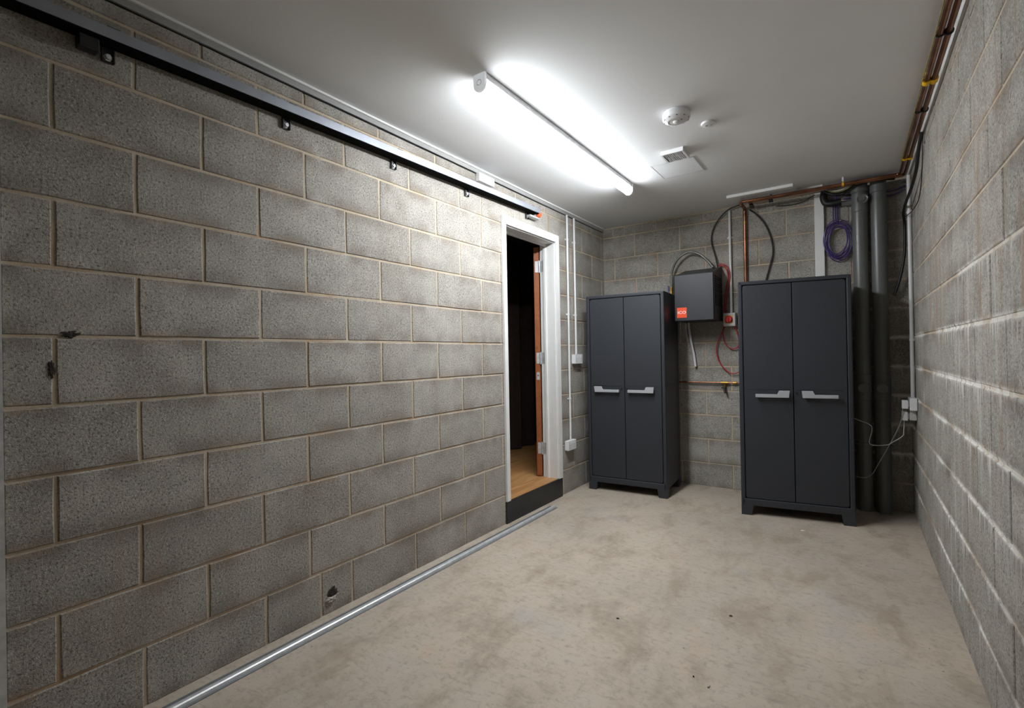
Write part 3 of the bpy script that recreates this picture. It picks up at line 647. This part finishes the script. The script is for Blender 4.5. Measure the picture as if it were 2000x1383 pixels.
def pipe_clip(label, y, mat, name='pipe_clip', wide=0.014):
    t = thing(name, (pa, y, H), label, 'clip'); q = wide/2
    MB().lathe([(0.0115, -q), (0.0165, -q), (0.0165, q), (0.0115, q)], (pa, y, pz), 'y', 20).lathe([(0.0115, -q), (0.0165, -q), (0.0165, q), (0.0115, q)], (pb, y, pz), 'y', 20).build('ring', mat, t)
    MB().tube([(pa, y, pz+0.015), (pa, y, H-0.001)], 0.005, 8).build('stud', mat, t)
    return t
pipe_clip('wide yellow clip on the right copper pipes, nearer to the camera', 3.05, 'yellow', wide=0.035)
pipe_clip('yellow clip on the right copper pipes by the far corner', 4.19, 'yellow', wide=0.022)
for y, s in ((2.62, 'nearest dark clip on the right copper pipes'), (3.40, 'dark clip between the two yellow clips on the right pipes')):
    pipe_clip(s, y, 'ctrl_side', wide=0.006)
yc = thing('pipe_clip', (2.10, 4.53, H), 'white and yellow hanging clip on the ceiling pipe above the coil', 'clip')
MB().bbox(2.094, 2.106, 4.504, 4.512, pz+0.010, H-0.0005, 0.001, 1).build('stem', 'plastic_w', yc)
MB().lathe([(0.0115, -0.007), (0.017, -0.007), (0.017, 0.007), (0.0115, 0.007)], (2.10, 4.537, pz-0.002), 'x', 18).build('ring', 'yellow', yc)
for x, y, s in ((1.445, 4.66, 'small black saddle at the bend of the ceiling copper pipe'), (1.60, 4.60, 'small black saddle under the ceiling copper pipes')):
    t = thing('saddle_clip', (x, y, H), s, 'clip')
    MB().bbox(x-0.016, x+0.016, y-0.02, y+0.03, pz-0.026, pz-0.004, 0.006).build('strap', 'black', t)
    MB().tube([(x, y+0.02, pz-0.006), (x, y+0.02, H-0.001)], 0.005, 8).build('stud', 'black', t)
cable('black_cable', 'black cable looping from the ceiling down to the black unit', 'cable', [(1.145, 4.74, 2.018), (1.12, 4.765, 2.13), (1.086, 4.775, 2.27), (1.097, 4.775, 2.37), (1.15, 4.768, 2.465), (1.235, 4.752, 2.535), (1.30, 4.745, 2.553), (1.345, 4.740, 2.557)], 0.0058, 'black')
cable('black_cable', 'black cable curving down to the top of the right cabinet', 'cable', [(1.418, 4.735, 2.500), (1.46, 4.765, 2.465), (1.53, 4.777, 2.365), (1.575, 4.777, 2.235), (1.588, 4.777, 2.11), (1.560, 4.777, 1.985), (1.530, 4.777, 1.87), (1.50, 4.777, 1.70)], 0.0062, 'black')
cable('red_cable', 'red cables drooping over the right side of the black unit', 'cable', [(1.140, 4.76, 2.036), (1.155, 4.755, 2.052), (1.185, 4.75, 2.052), (1.225, 4.75, 2.022), (1.243, 4.752, 1.95), (1.237, 4.755, 1.87), (1.215, 4.757, 1.77), (1.202, 4.757, 1.66), (1.196, 4.775, 1.60)], 0.0048, 'red')
cable('red_cable', 'inner red cable drooping beside the louvres of the black unit', 'cable', [(1.148, 4.765, 2.037), (1.175, 4.77, 2.040), (1.21, 4.77, 2.005), (1.222, 4.772, 1.93), (1.205, 4.775, 1.83), (1.190, 4.775, 1.72), (1.182, 4.777, 1.62)], 0.0045, 'red')
cable('red_cable', 'long red cable loop hanging under the isolator switch', 'cable', [(1.19, 4.77, 1.50), (1.170, 4.765, 1.44), (1.130, 4.765, 1.35), (1.113, 4.765, 1.27), (1.133, 4.765, 1.17), (1.19, 4.765, 1.088), (1.25, 4.765, 1.054), (1.31, 4.768, 1.075), (1.36, 4.772, 1.10)], 0.0048, 'red')
cable('red_cable', 'small red cable loop hanging under the isolator switch', 'cable', [(1.178, 4.785, 1.50), (1.168, 4.784, 1.42), (1.185, 4.780, 1.335), (1.235, 4.768, 1.282), (1.285, 4.768, 1.285), (1.307, 4.768, 1.335), (1.292, 4.768, 1.42), (1.268, 4.76, 1.48)], 0.0048, 'red')
# white trunking
tk = thing('cable_trunking', (1.93, D, 0.1), 'flat white vertical trunking rising behind the right cabinet', 'trunking')
MB().bbox(1.899, 1.967, D-0.026, D-0.0015, 0.6, 2.555, 0.002, 1).build('body', 'white', tk)
MB().bbox(1.901, 1.965, D-0.030, D-0.0255, 0.6, 2.50, 0.0015, 1).build('lid', 'white', tk)
# purple cable coil
pts = []; rnd = random.Random(11)
for i in range(9*28+1):
    a = 2*PI*i/28; kk = i/28; rr = 1+0.17*math.sin(kk*2.1+1)+0.04*math.sin(a*2+kk*1.7)
    pts.append((2.058+0.080*rr*math.sin(a)+0.009*math.sin(kk*4), D-0.040+0.014*math.sin(kk*3.3), 2.138+0.137*rr*math.cos(a)+0.008*math.cos(kk*5)))
co = thing('cable_coil', (2.058, D-0.03, 1.99), 'coil of purple data cable hanging beside the white trunking', 'cable coil')
MB().tube(pts, 0.0036, 7).build('loops', 'purple', co)
for dx in (-0.012, 0.004, 0.016):
    MB().tube(smooth_path([(2.045+dx, D-0.03, 2.28), (2.042+dx, D-0.02, 2.36), (2.044+dx, D-0.02, 2.44), (2.05+dx, D-0.04, 2.53)], 5), 0.004, 7).build('strand', 'purple', co)
MB().tube([(2.075, D-0.055, 2.292), (2.085, D-0.03, 2.305), (2.075, D-0.012, 2.30)], 0.003, 6).build('cable_tie', 'plastic_w', co)
# soil pipes
def soil(label, x, y, fittings):
    t = thing('soil_pipe', (x, y, 0), label, 'pipe')
    MB().lathe([(0.0, 0.0), (0.051, 0.0), (0.051, 2.55), (0, 2.55)], (x, y, 0), 'z', 36).build('tube', 'soil', t)
    for z0, z1, r in fittings:
        MB().lathe([(0.0505, z0), (r-0.004, z0), (r, z0+0.004), (r, z1-0.004), (r-0.004, z1), (0.0505, z1)], (x, y, 0), 'z', 36).build('collar', 'soil', t)
    cp = MB().lathe([(0.0, -0.078), (0.034, -0.078), (0.038, -0.074), (0.038, -0.03)], (x, y, 0.955), 'y', 24).build('access_cap', 'soil', t)
    return t
PY = D-0.095
s1 = soil('left grey soil pipe with access boss, beside the purple coil', 2.205, PY, [(2.475, 2.505, 0.0575), (2.325, 2.47, 0.0545), (0.86, 1.06, 0.056), (0.50, 0.53, 0.057)])
MB().lathe([(0.0, -0.066), (0.018, -0.066), (0.020, -0.060), (0.026, -0.060), (0.034, -0.064), (0.038, -0.060), (0.038, -0.03)], (2.222, PY, 2.415), 'y', 28).build('boss', 'soil', s1)
MB().lathe([(0.0, -0.115), (0.019, -0.115), (0.019, -0.085), (0.027, -0.085), (0.027, -0.03)], (2.205, PY, 2.41), 'x', 20).build('side_branch', 'soil', s1)
soil('right grey soil pipe nearest the corner', 2.322, PY, [(2.455, 2.515, 0.0575), (0.86, 1.06, 0.056)])
cable('black_cable', 'thick black sleeve bundle bending over the top of the white trunking', 'cable', [(1.972, 4.745, 2.545), (1.967, 4.735, 2.49), (1.985, 4.728, 2.445), (2.03, 4.722, 2.436), (2.085, 4.720, 2.44)], 0.026, 'black', 12)
cable('black_cable', 'dark cable bundle slung under the ceiling left of the soil pipes', 'cable', [(1.975, 4.70, 2.535), (2.03, 4.69, 2.50), (2.10, 4.69, 2.495), (2.17, 4.63, 2.525), (2.30, 4.625, 2.54), (2.42, 4.65, 2.53)], 0.012, 'black', 10)
cable('earth_wire', 'pale green wire arching beneath the ceiling pipe by the trunking', 'wire', [(1.99, 4.65, 2.53), (2.04, 4.64, 2.503), (2.09, 4.635, 2.50), (2.14, 4.62, 2.515), (2.165, 4.61, 2.535)], 0.004, 'green', 8)
cable('thin_wire', 'thin white wire arching beneath the ceiling pipe by the trunking', 'wire', [(1.985, 4.66, 2.535), (2.05, 4.645, 2.512), (2.11, 4.625, 2.515), (2.145, 4.602, 2.545)], 0.0035, 'pvc', 8)
for i, s in enumerate(('upper', 'lower')):
    cable('purple_cable', s+' purple cable running into the corner behind the soil pipes', 'cable', [(2.10, D-0.016, 2.50-0.03*i), (2.25, D-0.016, 2.50-0.03*i), (2.40, D-0.02, 2.47-0.03*i), (2.49, D-0.02, 2.50-0.03*i)], 0.005, 'purple', 8)
cable('thin_wire', 'thin grey wire clipped along the top of the end wall', 'wire', [(1.62, 4.776, 2.505), (1.72, 4.778, 2.494), (1.82, 4.775, 2.505), (1.905, 4.755, 2.54)], 0.0035, 'ctrl_side', 8)

# ------------------------------------------------------------------ right-hand corner: conduit, socket, plugs and leads
conduit('white conduit running down the right wall into the dark corner', [(W-0.016, 4.52, 0.90), (W-0.016, 4.52, 2.50)], [2.235, 1.315], 'r', 0.0125)
ws = thing('wall_socket', (W, 4.48, 0.85), 'white double socket low on the right wall behind the cabinet', 'socket')
MB().bbox(W-0.042, W-0.0015, 4.41, 4.56, 0.815, 0.902, 0.003).build('back_box', 'plastic_w', ws)
MB().bbox(W-0.040, W-0.0015, 4.46, 4.55, 0.742, 0.812, 0.003).build('spur_box', 'grey_box', ws)
def plug(label, y, z0, z1, x0):
    t = thing('plug', (x0, y, (z0+z1)/2), label, 'plug')
    MB().bbox(x0, W-0.050, y-0.025, y+0.025, z0, z1, 0.004).build('body', 'plastic_w', t)
    MB().bbox(W-0.052, W-0.0405, y-0.012, y+0.012, z0+0.012, z1-0.012, 0.002, 1).build('pin_block', 'pvc', t)
plug('upper white plug in the right wall socket', 4.45, 0.826, 0.886, W-0.085)
plug('lower white plug in the right wall socket', 4.49, 0.738, 0.802, W-0.083)
cable('power_lead', 'thin pale lead looping from the lower plug to behind the right cabinet', 'lead', [(2.437, 4.49, 0.738), (2.433, 4.49, 0.66), (2.425, 4.49, 0.622), (2.371, 4.49, 0.576), (2.33, 4.49, 0.55), (2.235, 4.50, 0.549), (2.249, 4.51, 0.649), (2.235, 4.52, 0.69), (2.15, 4.55, 0.723), (2.08, 4.72, 0.74)], 0.003, 'pvc', 7)
cable('power_lead', 'thin grey lead trailing from the upper plug down to the floor', 'lead', [(2.428, 4.45, 0.826), (2.414, 4.47, 0.72), (2.354, 4.5, 0.559), (2.29, 4.5, 0.42), (2.231, 4.5, 0.308), (2.15, 4.52, 0.29), (2.09, 4.72, 0.29)], 0.0026, 'handle', 7)
cable('black_cable', 'thick black cable looping down the right corner over the conduit', 'cable', [(2.490, 3.72, 2.515), (2.483, 3.80, 2.45), (2.48, 3.92, 2.36), (2.474, 4.15, 2.31), (2.466, 4.40, 2.285), (2.465, 4.60, 2.255), (2.476, 4.70, 2.20), (2.478, 4.72, 2.09), (2.474, 4.73, 1.96), (2.446, 4.73, 1.79), (2.408, 4.73, 1.66)], 0.0095, 'black', 10)
cable('black_cable', 'thin black wire hanging beside the thick cable on the right wall', 'cable', [(2.497, 3.75, 2.50), (2.497, 3.80, 2.33), (2.496, 3.95, 2.20), (2.490, 4.25, 2.19), (2.473, 4.46, 2.20), (2.472, 4.54, 2.215)], 0.0028, 'black', 7)
# ------------------------------------------------------------------ litter on the floor
def chip(label, x, y, lx, ly, rz, mat, sd):
    r = random.Random(sd); n = 7; rim = [(math.cos(2*PI*i/n)*lx*r.uniform(0.7, 1.1), math.sin(2*PI*i/n)*ly*r.uniform(0.7, 1.1)) for i in range(n)]
    vs = [(px, py, 0.0004) for px, py in rim] + [(px*0.8, py*0.8, 0.003+r.uniform(0, 0.003)) for px, py in rim]
    o = MB().add(vs, [(i, (i+1) % n, n+(i+1) % n, n+i) for i in range(n)]+[tuple(range(n, 2*n)), tuple(range(n))[::-1]]).build('debris_chip', mat)
    o.location = (x, y, 0); o.rotation_euler.z = rz; return tag(o, label, 'debris')
chip('dark chip on the floor left of the middle', 1.205, 2.170, 0.009, 0.004, 0.5, 'debris', 1)
chip('dark chip on the floor in front of the right cabinet', 1.642, 2.479, 0.008, 0.003, 0.2, 'debris', 2)
chip('pale curled chip on the floor nearest the camera', 1.672, 1.91, 0.012, 0.004, 1.3, 'lump', 3)
chip('small dark crumb on the floor near the camera', 1.611, 1.937, 0.004, 0.003, 0, 'debris', 4)
chip('white crumb on the floor in front of the left cabinet', 0.771, 3.50, 0.007, 0.006, 0, 'print_w', 5)
chip('white crumbs on the floor at the foot of the right cabinet', 1.835, 3.926, 0.016, 0.005, 0.3, 'print_w', 6)
